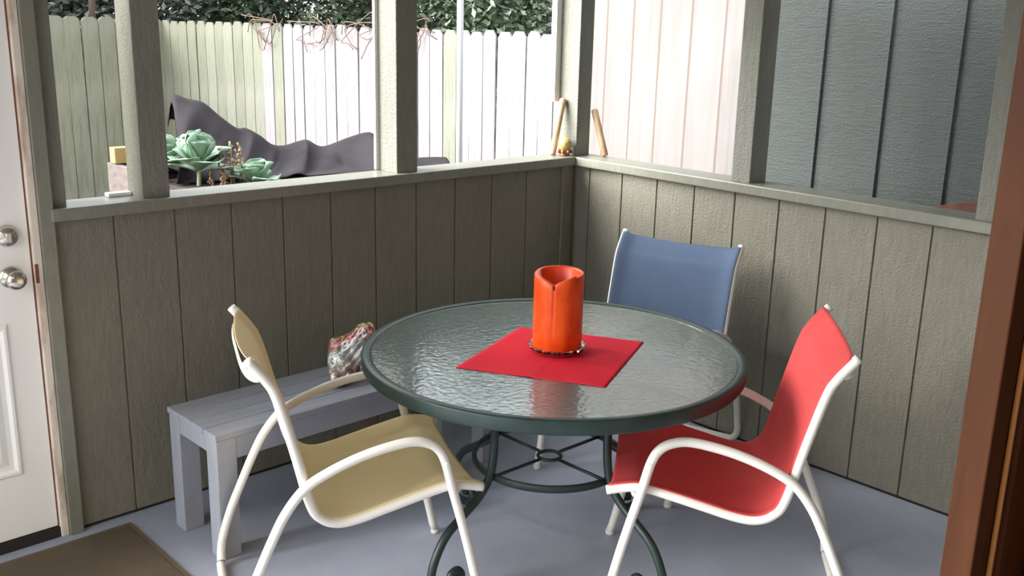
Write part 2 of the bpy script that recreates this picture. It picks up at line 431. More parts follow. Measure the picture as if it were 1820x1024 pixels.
# red brown board leaning at the wing
bm = bmesh.new(); prism(bm, [(-1.31, .965), (-1.60, 1.048), (-2.30, 1.12), (-2.30, .60), (-1.31, .60)], .60, .64, 'x')
for v in bm.verts: pass
bx(bm, (.585, -2.25, -.15), (.60, -2.19, 1.0)); bx(bm, (.585, -1.45, -.15), (.60, -1.39, .93))
tag(obj('brown_board', bm, M['brown_board']), 'dark red brown board outside the last right window bay, low against grey siding', 'board')

def picket(x, y, ang, wd, top, m_, lean=0, name='picket', round_=False, parent=None):
    """dog-eared board standing at x,y, its width running along ang"""
    w = wd/2; e = .030
    z0 = -.15
    if round_: prof = [(-w, z0), (w, z0), (w, top-.045), (w*.86, top-.018), (w*.5, top), (-w*.5, top), (-w*.86, top-.018), (-w, top-.045)]
    else: prof = [(-w, z0), (w, z0), (w, top-e*1.5), (w*.55, top), (-w*.55, top), (-w, top-e*1.5)]
    bm = bmesh.new(); prism(bm, prof, -.009, .009, 'y')
    o = obj(name, bm, m_, parent)
    o.location = (x, y, 0); o.rotation_euler = (0, lean, ang)
    return o
fr = thing('picket_fence', 'bleached white dog-eared picket fence running back from the corner post', 'fence', (1.13, 6.89, -.15))
ang = math.radians(12.63); dx, dy = math.sin(ang), -math.cos(ang)
for k in range(36):
    x = 1.13+dx*.135*(k+.5); y = 6.89+dy*.135*(k+.5)
    top = 1.665-.0009*k+random.uniform(-.012, .010)
    mm = M['picket_green'] if k < 2 else (M['picket_mix'] if k in (2, 3, 4, 6, 8) else (M['picket_mid'] if k in (5, 7, 9, 10, 12, 27) else M['picket_white']))
    o = picket(x, y, math.atan2(dy, dx), random.choice((.125, .129, .131, .118)), top, mm, random.uniform(-.006, .006))
    o.location = Vector(o.location)-fr.location; o.parent = fr
bm = bmesh.new()
for z in (.15, .80, 1.35):
    for k in (0,):
        a = Vector((1.13+.035, 6.89, 0)); b = Vector((1.13+dx*4.9+.035, 6.89+dy*4.9, 0)); d = (b-a).normalized(); n_ = Vector((-d.y, d.x, 0))
        P = [a+n_*.0, b+n_*.0, b+n_*.035, a+n_*.035]
        prism(bm, [(p.x, p.y) for p in P], z, z+.085, 'z')
o = obj('rail', bm, M['picket_mix'], None); o.location = -fr.location; o.parent = fr
fl = thing('picket_fence', 'greenish mossy picket fence facing the porch, seen beside the door', 'fence', (-2.4, 6.88, -.15))
for k in range(22):
    x = 1.13-.163*(k+.5); top = 1.675+random.uniform(-.006, .006)
    o = picket(x, 6.88, 0, .155, top, M['picket_green'], random.uniform(-.004, .004), round_=True)
    o.location = Vector(o.location)-fl.location; o.parent = fl
bm = bmesh.new()
for z in (.15, .80, 1.35): bx(bm, (-2.52, 6.892, z), (1.05, 6.93, z+.085))
o = obj('rail', bm, M['picket_green']); o.location = -fl.location; o.parent = fl

# white pole
bm = bmesh.new(); tube(bm, [Vector((.706, 1.68, -.15)), Vector((.706, 1.68, 1.0)), Vector((.72, 1.70, 2.9))], .021, 16)
pt = thing('metal_pole', 'thin pale metal pole standing in front of the white fence', 'pole', (.706, 1.68, -.15))
o = obj('pole_tube', bm, M['pole'], smooth=True); o.location = (-.706, -1.68, .15); o.parent = pt
bm = bmesh.new(); lathe(bm, [(0, 0), (.06, 0), (.06, .03), (.03, .05), (.0, .05)], 20); o = obj('base_plate', bm, M['pole'], pt)

# raised bed
bed = thing('raised_bed', 'raised garden bed with pinkish timber sides holding cabbages', 'planter', (.3, 3.1, -.15))
def bc(nm, a, b, m_):
    o = obj(nm, box(a, b), M[m_], bevel=.004); o.location = -bed.location; o.parent = bed; return o
for k, z in enumerate((-.15, .06, .27, .48)):
    bc('side_board', (-.70, 2.35 if k < 3 else 3.05, z), (-.655, 3.85, z+.205), 'bed')
    bc('side_board', (-.655, 2.35, z), (1.3, 2.395, min(.50, z+.205)), 'bed')
    bc('side_board', (-.655, 3.805, z), (1.0, 3.85, z+.205), 'bed')
bc('soil', (-.655, 2.396, -.1), (1.3, 3.804, .64), 'soil')
tag(obj('lumber_scrap', box((-.70, 3.70, .691), (-.30, 3.79, .80)), M['yellow_wood'], bevel=.004), 'short yellow piece of lumber lying on the corner of the raised bed', 'lumber')
bm = bmesh.new()
for i in range(7):
    for j in range(5):
        pass
G = [[bm.verts.new((-.66+.07*i, 3.2+.1*j, .69+.05*math.sin(i*1.3)*math.sin(j*1.1+.5)+.03*(j == 2))) for j in range(5)] for i in range(7)]
for i in range(6):
    for j in range(4): bm.faces.new((G[i][j], G[i+1][j], G[i+1][j+1], G[i][j+1]))
o = obj('plastic_sheet_scrap', bm, M['tarp'], smooth=True); o.modifiers.new('s', 'SOLIDIFY').thickness = .01
tag(o, 'dark crumpled scrap of sheeting on the left end of the raised bed', 'sheet')

# draped dark cover: line of silhouette (world x, y, z) and foot line
sil = [(-.26, 3.80, 1.125), (-.235, 3.80, 1.175), (-.15, 3.77, 1.145), (-.04, 3.74, 1.115), (.06, 3.70, 1.02), (.17, 3.66, .93), (.24, 3.64, .925),
       (.34, 3.61, .865), (.42, 3.59, .80), (.50, 3.55, .79), (.62, 3.52, .82), (.68, 3.50, .825), (.78, 3.45, .775), (.95, 3.36, .84), (1.08, 3.30, .88),
       (1.14, 3.27, .865), (1.22, 3.22, .79), (1.35, 3.12, .66), (1.45, 3.05, .60), (1.6, 2.95, .50)]
bm = bmesh.new(); SP = crom(sil, 6); rows = 26; G = []
random.seed(3)
for i, p in enumerate(SP):
    s = i/(len(SP)-1); col = []; dcx, dcy = -3.388-p.x, -3.171-p.y; dl = math.hypot(dcx, dcy); dcx /= dl; dcy /= dl; p = p+Vector((.035, 0, -.03))
    for j in range(-3, rows+1):
        if j < 0:
            q = Vector((p.x-.01*j, p.y-.05*j, p.z-.04*abs(j)**1.4))
        else:
            t = j/rows
            footx = p.x+dcx*1.05*(1-.25*s); footy = p.y+dcy*1.05*(1-.25*s)
            base_z = .66-.05*s
            zz = p.z+(base_z-p.z)*(1-(1-t)**1.35)
            fold = .085*(abs(math.sin(s*15+t*3.2*(1-1.6*s)-.5))**.7-.6)*math.sin(min(1, t*2.2)*PI*.55)+.030*math.sin(s*61+t*9*(1-1.5*s))*min(1, t*3)
            q = Vector((p.x+(footx-p.x)*t+fold*.3, p.y+(footy-p.y)*t**.85, zz+fold*(.9-.3*t)))
            q.z = max(q.z, .655+.004*math.sin(s*40))
        col.append(bm.verts.new(q))
    G.append(col)
for i in range(len(G)-1):
    for j in range(len(G[0])-1): bm.faces.new((G[i][j], G[i+1][j], G[i+1][j+1], G[i][j+1]))
o = obj('fabric_cover', bm, M['tarp'], smooth=True)
so = o.modifiers.new('s', 'SOLIDIFY'); so.thickness = .006
tag(o, 'dark grey fabric cover draped in folds over the raised bed before the fence', 'cover')

def cabbage(x, y, z, rad, n, seed, label, upright=1.0, stemh=.12):
    rnd = random.Random(seed)
    t = thing('cabbage_plant', label, 'cabbage', (x, y, z), 0)
    bm = bmesh.new()
    for k in range(n):
        q = k/n; az = k*2.4+rnd.uniform(-.35, .35); el = math.radians(18+70*(q**.6)*upright+rnd.uniform(-8, 8))
        ln = rad*(1.0-.22*q)*rnd.uniform(.88, 1.1); wd = ln*1.08
        up = Vector((0, 0, 1)); out = Vector((math.cos(az), math.sin(az), 0)); sd = Vector((-out.y, out.x, 0))
        G = []; nu, nv = 9, 8
        for i in range(nu+1):
            s = i/nu; ee = el-(.55*s*s)*(1-q*.5)+.25*math.sin(s*5+k)
            # stem path integrated
            if i == 0: pth = Vector((0, 0, stemh*(.55+.45*q))); 
            else: pth = pth+(out*math.cos(el-.8*s*(1-q)**1.3)+up*math.sin(el-.8*s*(1-q)**1.3))*(ln/nu)
            half = wd*.5*max(.12, math.sin(PI*min(1, .03+.97*s)**1.7)**.55)
            row = []
            for j in range(nv+1):
                w = (j/nv-.5)*2
                nrm = up*math.cos(el)-out*math.sin(el)
                cup = half*.55*w*w*(1 if q > .3 else .4)+half*.13*math.sin(w*8+s*12+k)*abs(w)*s
                row.append(bm.verts.new(pth+sd*half*w+nrm*cup))
            G.append(row)
        for i in range(nu):
            for j in range(nv): bm.faces.new((G[i][j], G[i+1][j], G[i+1][j+1], G[i][j+1]))
    o = obj('leaves', bm, M['leaf'], t, smooth=True); o.modifiers.new('s', 'SOLIDIFY').thickness = .004
    bm = bmesh.new(); tube(bm, crom([(0, 0, -.02), (.008, 0, stemh*.5), (0, .004, stemh*1.0), (0, 0, stemh*1.3)], 4), .014, 10)
    obj('stem', bm, M['stem'], t, smooth=True); return t
cabbage(-.53, 2.80, .645, .25, 17, 1, 'large pale green cabbage plant on a stem, left in the raised bed', 1, .15)
cabbage(-.68+.06, 3.10, .645, .19, 16, 5, 'cabbage leaves half hidden behind the window post, beside the large cabbage', 1, .16)
cabbage(-.23, 2.60, .635, .20, 12, 2, 'smaller open cabbage plant low by the window sill, right of dry stalks', .9, .02)
dry = [(-.33, 2.75, .10), (-.30, 2.66, .07), (-.24, 2.78, .24), (-.20, 2.74, .17), (-.15, 2.80, .27), (-.06, 2.86, .25), (-.13, 2.72, .14), (-.27, 2.70, .13)]
for i, (x, y, h) in enumerate(dry):
    bm = bmesh.new(); rnd = random.Random(i+20)
    pts = [(0, 0, -.02)]+[(rnd.uniform(-.014, .014), rnd.uniform(-.012, .012), h*t) for t in (.25, .5, .75, 1)]
    tube(bm, crom(pts, 3), .007, 7)
    for k in range(int(4+h*40)):
        z = rnd.uniform(.2, 1.02)*h; a = rnd.uniform(0, 2*PI); l_ = rnd.uniform(.015, .03)
        c = Vector((math.cos(a)*.008, math.sin(a)*.008, z))
        tube(bm, [c, c+Vector((math.cos(a)*l_*.6, math.sin(a)*l_*.6, l_*rnd.uniform(-.8, .6))), c+Vector((math.cos(a)*l_, math.sin(a)*l_, -l_*.4))], [.005, .008, .002], 5)
    o = obj('dried_stalk', bm, M['dry'], smooth=True); o.location = (x-.135, y, .64)
    tag(o, 'withered brown plant stalk standing in the soil between the two cabbages', 'stalk', 'dried stalks between the cabbages')

# trees and shrubs beyond the fence
def foliage(seed, R_, n, sz, squash=1.2):
    rnd = random.Random(seed); bm = bmesh.new()
    blobs = [(rnd.uniform(-R_, R_)*.6, rnd.uniform(-R_, R_)*.4, rnd.uniform(-R_, R_)*squash*.7, R_*rnd.uniform(.4, .62)) for _ in range(14)]
    for _ in range(n):
        bxx, by, bz, br = rnd.choice(blobs)
        d = Vector((rnd.gauss(0, 1), rnd.gauss(0, 1), rnd.gauss(0, 1))).normalized()*br*rnd.uniform(.25, 1)**.5
        c = Vector((bxx, by, bz))+d
        a = Vector((rnd.gauss(0, 1), rnd.gauss(0, 1), rnd.gauss(0, .6))).normalized(); b = a.cross(Vector((rnd.gauss(0, 1), rnd.gauss(0, 1), rnd.gauss(0, 1)))).normalized()
        s = sz*rnd.uniform(.6, 1.3)
        vs = [bm.verts.new(c+p) for p in (-a*s, b*s*.45, a*s, -b*s*.45)]
        bm.faces.new(vs)
    return bm
FOL = {}
def tree(x, y, R_, zc, kind, seed, label, grp=None):
    t = thing('evergreen_tree' if kind == 1 else 'shrub', label, 'tree' if kind == 1 else 'shrub', (x, y, -.15), seed*1.7, grp)
    key = (kind, seed % 2)
    if key not in FOL:
        FOL[key] = obj('foliage', foliage(seed, R_, 15000, .047), M['tree%d' % kind], t)
        o = FOL[key]
    else:
        o = FOL[key].copy(); C.objects.link(o); o.parent = t
    o.location = (0, 0, zc+.15)
    bm = bmesh.new(); tube(bm, crom([(0, 0, -.05), (.05, .02, zc*.5), (-.03, 0, zc+.4), (.02, .03, zc+R_)], 5), [.11-.004*i for i in range(16)], 10)
    obj('trunk', bm, M['bark'], t, smooth=True)
spots = [(-1.7, 9.1, 2), (-.2, 8.7, 2), (1.3, 9.1, 2), (2.9, 8.9, 1), (3.9, 7.1, 1), (4.3, 5.2, 1), (4.9, 3.3, 1), (.4, 11.3, 1), (3.0, 11.6, 1), (5.6, 9.4, 1), (6.6, 6.6, 1), (-2.2, 11.4, 1), (-4.0, 9.0, 2), (.6, 8.6, 2), (-1.0, 10.2, 2), (1.7, 14, 1), (5.2, 12.5, 1), (-.8, 13.8, 1), (8.2, 9.2, 1)]
for i, (x, y, kd) in enumerate(spots):
    tree(x, y, 1.55 if kd == 1 else 1.4, 2.3 if kd == 1 else 2.0, kd, 40+i, 'dark green bushy tree growing behind the white picket fence' if kd == 1 else 'grey green shrub growing behind the mossy fence', 'trees behind the white fence' if kd == 1 else 'shrubs behind the mossy fence')
bare = [((1.0, 7.6), (1.30, 7.5), .07), ((.55, 7.5), (.75, 7.55), .05)]
for i, ((x, y), (x2, y2), rr) in enumerate(bare):
    bm = bmesh.new(); tube(bm, crom([(x, y, -.2), ((x+x2)/2, y, 1.4), (x2, y2, 2.3), (x2+.25, y2, 3.4)], 5), [rr-.002*k for k in range(16)], 10)
    tag(obj('tree_trunk', bm, M['bark'], smooth=True), ['slanting bare dark trunk just over the mossy fence', 'thinner bare trunk over the mossy fence, left of the slanting one'][i], 'trunk')
# dry vine on the fence top
for i, k0 in enumerate((12, 16.5, 21, 24.5)):
    rnd = random.Random(60+i); bm = bmesh.new()
    for w in range(5):
        k = k0+rnd.uniform(-1.3, 1.3); pts = []
        for q in range(5):
            kk = k+q*.45*rnd.choice((-1, 1)) if w else k+q*.4
            pts.append((1.13+dx*.135*kk-.03-.02*rnd.random(), 6.89+dy*.135*kk, 1.45+.07*q+rnd.uniform(-.08, .10)-(.1 if q == 4 else 0)))
        tube(bm, crom(pts, 4), .0045, 5)
    tag(obj('dry_vine', bm, M['twig'], smooth=True), 'tangle of thin brown dry vine on the white fence top', 'vine', 'dry vines on the white fence')

# ------------------------------------------------------------------ things on the sills
for (a, b, lb) in (((-.080, .075, 1.100), (-.0175, .078, 1.356), 'wooden handle leaning on the left side of the corner post'),
                   ((.109, -.086, 1.098), (.095, -.0175, 1.309), 'wooden handle leaning on the right side of the corner post')):
    a, b = Vector(a), Vector(b); bm = bmesh.new()
    p = [a+(b-a)*t for t in (0, .02, .5, .97, 1)]
    tube(bm, p, [.0135, .0155, .0155, .0155, .011], 14); tag(obj('wooden_handle', bm, M['stick'], smooth=True), lb, 'handle')
fg = thing('figurine', 'small golden ball figurine on a brown base, on the sill at the corner', 'figurine', (-.045, .03, 1.0975))
bm = bmesh.new(); bmesh.ops.create_uvsphere(bm, u_segments=40, v_segments=28, radius=.033)
for v in bm.verts:
    d = v.co.normalized(); a = math.atan2(d.y, d.x); e = math.acos(max(-1, min(1, d.z)))
    v.co *= 1+.035*math.sin(a*9+e*3)*math.sin(e*10)
bmesh.ops.translate(bm, verts=bm.verts, vec=(0, 0, .052)); obj('ball', bm, M['gold'], fg, smooth=True)
bm = bmesh.new(); lathe(bm, [(0, 0), (.022, 0), (.025, .006), (.018, .014), (.020, .022), (.012, .026), (0, .026)], 24)
for k in range(7):
    a = 2*PI*k/7; c = Vector((math.cos(a)*.021, math.sin(a)*.021, .016)); o_ = Vector((math.cos(a), math.sin(a), 0))
    tube(bm, [c, c+o_*.010+Vector((0, 0, .006)), c+o_*.014+Vector((0, 0, -.002))], [.006, .009, .003], 8)
obj('base', bm, M['clay'], fg, smooth=True)
tag(obj('flat_box', box((-2.145, .085, 1.0975), (-2.068, .120, 1.110)), M['whitep'], bevel=.002), 'flat white plastic block lying on the sill of the left window', 'block')

# ------------------------------------------------------------------ door mat
dm = thing('door_mat', 'tan door mat on the floor in front of the white door', 'mat', (-2.75, -.36, 0))
bm = box((-.50, -.30, .0005), (.515, .275, .010)); obj('pile', bm, M['mat'], dm, bevel=.003)
bm = bmesh.new()
for a, b in (((-.515, .275, 0), (.53, .29, .008)), ((-.515, -.315, 0), (.53, -.30, .008)), ((.515, -.30, 0), (.53, .275, .008)), ((-.515, -.30, 0), (-.50, .275, .008))): bx(bm, a, b)
obj('binding', bm, M['mat_edge'], dm)

# ------------------------------------------------------------------ bench
be = thing('slatted_bench', 'low grey painted slatted bench standing against the left wall', 'bench', (-1.53, -.325, 0), math.radians(.8))
BX0, BX1, BY0, BY1, BH = -.575, .62, -.165, .165, .43
w = (BY1-BY0-.012)/4
for k in range(4):
    obj('slat', box((BX0, BY0+k*(w+.004), BH-.020), (BX1, BY0+k*(w+.004)+w, BH)), M['bench'], be, bevel=.002)
lt = .068
for sx in (0, 1):
    for sy in (0, 1):
        x0 = BX0+.004 if not sx else BX1-.004-lt; y0 = BY0+.004 if not sy else BY1-.004-lt
        obj('leg', box((x0, y0, 0), (x0+lt, y0+lt, BH-.0205)), M['bench'], be, bevel=.002)
for y0 in (BY0+.006, BY1-.006-.022): obj('apron', box((BX0+.004+lt+.0005, y0, BH-.095), (BX1-.004-lt-.0005, y0+.022, BH-.0205)), M['bench'], be, bevel=.002)
for x0 in (BX0+.006, BX1-.006-.022): obj('apron', box((x0, BY0+.004+lt+.0005, BH-.075), (x0+.022, BY1-.004-lt-.0005, BH-.0205)), M['bench'], be, bevel=.002)

# ------------------------------------------------------------------ snack bag
bag = thing('snack_bag', 'crumpled red and silver snack bag with white lettering on the bench', 'bag', (-1.488, -.345, .432))
ex = Vector((.97, -.12, .12)).normalized(); ey0 = Vector((.05, .62, .78)); ey = (ey0-ex*ey0.dot(ex)).normalized(); en = ex.cross(ey)
BW, BHh = .20, .175
def bagp(a, b, side):
    """a,b in -1..1"""
    th = .034*(max(0, 1-abs(a)**2.6))**.7*(max(0, 1-abs(b)**3))**.8
    cr = .006*math.sin(9*a+5*b)+.004*math.sin(17*b-6*a)+.004*math.sin(23*a*b+3)
    shx = 1-.13*b*b; 
    return ex*(a*BW/2*shx+.035*b)+ey*(b*BHh/2+.012*math.sin(3*a))+en*(side*(th+cr*.6*(1-abs(a)**6))+.012*math.sin(2.2*a+b))
bm = bmesh.new(); n = 36; GG = []
for side in (1, -1):
    G = [[bm.verts.new(bagp(-1+2*i/n, -1+2*j/n, side)) for j in range(n+1)] for i in range(n+1)]; GG.append(G)
    for i in range(n):
        for j in range(n): bm.faces.new((G[i][j], G[i+1][j], G[i+1][j+1], G[i][j+1]))
bmesh.ops.remove_doubles(bm, verts=bm.verts, dist=.0004)
zmin = min(v.co.z for v in bm.verts)
shift = Vector((0, 0, -zmin+.001))
bmesh.ops.translate(bm, verts=bm.verts, vec=shift)
m = mat('printed_foil', (.6, .6, .6), .25, .55); M['foil'] = m
tc = N(m, 'ShaderNodeTexCoord'); dt = N(m, 'ShaderNodeVectorMath', operation='DOT_PRODUCT'); dt.inputs[1].default_value = ey
L(m, tc.outputs['Object'], dt.inputs[0])
dtx = N(m, 'ShaderNodeVectorMath', operation='DOT_PRODUCT'); dtx.inputs[1].default_value = ex; L(m, tc.outputs['Object'], dtx.inputs[0])
nz = noise(m, tc.outputs['Object'], 22, 4, .6)
mr = N(m, 'ShaderNodeMath', operation='MULTIPLY_ADD'); L(m, nz, mr.inputs[0]); mr.inputs[1].default_value = .06; L(m, dt.outputs['Value'], mr.inputs[2])
s2 = N(m, 'ShaderNodeMapRange'); s2.inputs[1].default_value = .03; s2.inputs[2].default_value = .22; L(m, mr.outputs[0], s2.inputs[0])
rc = ramp(m, s2.outputs[0], [(.0, (.30, .03, .02)), (.10, (.36, .22, .16)), (.26, (.50, .47, .45)), (.48, (.50, .55, .54)), (.60, (.55, .045, .03)), (.72, (.42, .02, .03)), (.86, (.40, .36, .04)), (.96, (.22, .03, .03))])
vz = N(m, 'ShaderNodeTexVoronoi'); vz.inputs['Scale'].default_value = 26; L(m, tc.outputs['Object'], vz.inputs['Vector'])
pc = ramp(m, nz, [(.40, (.04, .10, .05)), (.47, (.55, .58, .56)), (.56, (.60, .60, .60)), (.62, (.35, .03, .02))])
base(m, mix(m, .38, rc, pc)); bump(m, noise(m, tc.outputs['Object'], 45, 3), .6, .01)
obj('bag_body', bm, M['foil'], bag, smooth=True)
fc = bpy.data.curves.new('lettering', 'FONT'); fc.body = 'Bett'; fc.size = .062; fc.space_character = 1.0; fc.offset = .0022; fc.resolution_u = 3
fo = bpy.data.objects.new('lettering_tmp', fc); C.objects.link(fo)
dg = bpy.context.evaluated_depsgraph_get(); me = bpy.data.meshes.new_from_object(fo.evaluated_get(dg))
bpy.data.objects.remove(fo)
bm = bmesh.new(); bm.from_mesh(me); bmesh.ops.triangulate(bm, faces=bm.faces)
bmesh.ops.subdivide_edges(bm, edges=[e for e in bm.edges if e.calc_length() > .006], cuts=2, use_grid_fill=True)
for v in bm.verts:
    x, y = v.co.x, v.co.y
    a = -0.62+x/(BW/2)*1.0; b = .30+y/(BHh/2)*.80
    v.co = bagp(max(-.98, min(.98, a)), max(-.98, min(.98, b)), 1)+en*.0022+shift
obj('lettering', bm, M['whitep'], bag)

# ------------------------------------------------------------------ table
TX, TY = -1.2594, -1.1146
tb = thing('patio_table', 'round green metal patio table with a textured glass top', 'table', (TX, TY, 0))
bm = bmesh.new()
prof = [(.566, .694), (.575, .700), (.590, .700), (.5957, .696), (.5957, .663), (.592, .657), (.580, .657), (.580, .684), (.566, .686)]
n = 128; R_ = [[bm.verts.new((rr*math.cos(2*PI*k/n), rr*math.sin(2*PI*k/n), z)) for k in range(n)] for rr, z in prof]
for i in range(len(prof)):
    A, B = R_[i], R_[(i+1) % len(prof)]
    for k in range(n): bm.faces.new((A[k], A[(k+1) % n], B[(k+1) % n], B[k]))
obj('rim', bm, M['green'], tb, smooth=True, bevel=.001)
bm = bmesh.new(); lathe(bm, [(0, .6875), (.5655, .6875), (.5655, .6945), (0, .6945)], 128); obj('glass_top', bm, M['tglass'], tb)
LP = [(.570, .672), (.45, .673), (.345, .668), (.285, .640), (.254, .585), (.243, .51), (.244, .42), (.258, .345), (.298, .290), (.365, .245), (.430, .200), (.472, .135), (.487, .075), (.474, .028), (.430, .0135), (.388, .024), (.370, .048), (.385, .070), (.408, .064), (.410, .048)]
for k in range(4):
    a = k*PI/2; bm = bmesh.new()
    path = crom([(rr*math.cos(a), rr*math.sin(a), z) for rr, z in LP], 6)
    rad = [.0135]*len(path)
    for i in range(len(path)-20, len(path)): rad[i] = .0135
    tube(bm, path, rad, 12)
    obj('leg', bm, M['green'], tb, smooth=True)
bm = bmesh.new(); tube(bm, [Vector((.243*math.cos(2*PI*k/64), .243*math.sin(2*PI*k/64), .335)) for k in range(64)], .0105, 12, closed=True, flat=(.013, .008))
obj('ring_brace', bm, M['green'], tb, smooth=True)
bm = bmesh.new(); tube(bm, [Vector((.037*math.cos(2*PI*k/32), .037*math.sin(2*PI*k/32), .335)) for k in range(32)], .006, 10, closed=True)
obj('hub_ring', bm, M['green'], tb, smooth=True)
for k in range(4):
    a = k*PI/2; bm = bmesh.new(); d = Vector((math.cos(a), math.sin(a), 0))
    tube(bm, [d*.036+Vector((0, 0, .335)), d*.24+Vector((0, 0, .335))], .0055, 10); obj('cross_rod', bm, M['green'], tb, smooth=True)

# napkin
nk = bmesh.new(); cs = [Vector(p) for p in ((-1.606, -1.053, 0), (-1.177, -.878, 0), (-.976, -1.247, 0), (-1.387, -1.448, 0))]
n = 40; G = []
for i in range(n+1):
    row = []
    for j in range(n+1):
        s, t = i/n, j/n
        p = cs[0].lerp(cs[3], s).lerp(cs[1].lerp(cs[2], s), t)
        z = .7012+.0016*math.exp(-((s-.5)/.018)**2)+.0012*math.exp(-((t-.5)/.018)**2)+.0005*math.sin(s*17+t*9)+.0008
        row.append(nk.verts.new((p.x, p.y, z)))
    G.append(row)
for i in range(n):
    for j in range(n): nk.faces.new((G[i][j], G[i+1][j], G[i+1][j+1], G[i][j+1]))
bmesh.ops.translate(nk, verts=nk.verts, vec=(0, 0, -.0055))
o = obj('napkin', nk, M['napkin'], smooth=True); s_ = o.modifiers.new('s', 'SOLIDIFY'); s_.thickness = .0012; s_.offset = -1
tag(o, 'square red cloth napkin spread flat under the orange candle', 'napkin')

# candle on glass dish
CX, CY, CZ = -1.264, -1.134, .7005
ds = thing('glass_dish', 'clear scalloped glass dish under the orange candle', 'dish', (CX, CY, CZ-.0015))
bm = bmesh.new(); n = 96
prof = [(0, .000), (.060, .000), (.078, .004), (.088, .016), (.0915, .020), (.088, .022), (.078, .010), (.06, .0055), (0, .0055)]
rings = []
for i, (rr, z) in enumerate(prof):
    if rr == 0: rings.append([bm.verts.new((0, 0, z))]); continue
    rings.append([bm.verts.new(((rr*(1+.022*math.cos(16*2*PI*k/n)*(rr/.09)**3))*math.cos(2*PI*k/n), (rr*(1+.022*math.cos(16*2*PI*k/n)*(rr/.09)**3))*math.sin(2*PI*k/n), z)) for k in range(n)])
for A, B in zip(rings[:-1], rings[1:]):
    for k in range(n):
        k2 = (k+1) % n
        if len(A) == 1: bm.faces.new((A[0], B[k2], B[k]))
        elif len(B) == 1: bm.faces.new((A[k], A[k2], B[0]))
        else: bm.faces.new((A[k], A[k2], B[k2], B[k]))
obj('dish_bowl', bm, M['glass'], ds, smooth=True)
cd = thing('pillar_candle', 'tall hollow orange pillar candle with a split uneven rim', 'candle', (CX, CY, CZ+.005))
bm = bmesh.new(); n = 120; RO = .0765; HT = .244
dv = math.atan2(-3.17-CY, -3.39-CX)-.20        # direction of the split in the rim
def topz(a):
    d = (a-dv+PI) % (2*PI)-PI
    z = HT-.020*math.exp(-(abs(d)/.42)**1.2)-.004*math.cos(d)
    z += .010*math.exp(-((d-1.15)/.33)**2)*0
    if 0 < d < 1.0: z += .006*d
    return z
def thick(a):
    d = (a-dv+PI) % (2*PI)-PI
    return .010+.013*math.exp(-((d+1.3)/.6)**2)
rows = []
zs = [0, .002, .06, .11, .165, .205]
for z in zs: rows.append([bm.verts.new(((RO-.002*(z == 0))*math.cos(2*PI*k/n), (RO-.002*(z == 0))*math.sin(2*PI*k/n), z)) for k in range(n)])
def ringv(fr_, dz):
    out = []
    for k in range(n):
        a = 2*PI*k/n; rr = RO+fr_*thick(a)
        out.append(bm.verts.new((rr*math.cos(a), rr*math.sin(a), topz(a)+dz)))
    return out
rows.append(ringv(0, -.005)); rows.append(ringv(-.25, 0)); rows.append(ringv(-.75, -.0005)); rows.append(ringv(-1, -.006))
rows.append([bm.verts.new(((RO-thick(2*PI*k/n)-.003)*math.cos(2*PI*k/n), (RO-thick(2*PI*k/n)-.003)*math.sin(2*PI*k/n), .12)) for k in range(n)])
cen = bm.verts.new((0, 0, .115))
for A, B in zip(rows[:-1], rows[1:]):
    for k in range(n): bm.faces.new((A[k], A[(k+1) % n], B[(k+1) % n], B[k]))
for k in range(n): bm.faces.new((rows[-1][k], rows[-1][(k+1) % n], cen))
bm.faces.new(rows[0][::-1])
# shallow crack below the split
for row, z in zip(rows[:7], zs+[.235]):
    for k, v in enumerate(row):
        d = (2*PI*k/n-dv+PI) % (2*PI)-PI
        if abs(d) < .04: 
            q = .004*(z/.25); v.co.x *= 1-q/RO; v.co.y *= 1-q/RO
obj('wax_body', bm, M['wax'], cd, smooth=True)
bm = bmesh.new(); tube(bm, crom([(0, 0, .112), (.002, 0, .122), (.001, .003, .130)], 3), .0012, 6); obj('wick', bm, M['dark'], cd)
dvv = Vector((math.cos(dv), math.sin(dv), 0))
bm = bmesh.new(); tube(bm, crom([dvv*(RO-.004)+Vector((0, 0, .204)), dvv*(RO-.002)+Vector((0, 0, .213)), dvv*(RO-.004)+Vector((0, 0, .220))], 3), [.001]+[.0035]*5+[.001], 8); obj('burnt_notch', bm, M['dark'], cd)

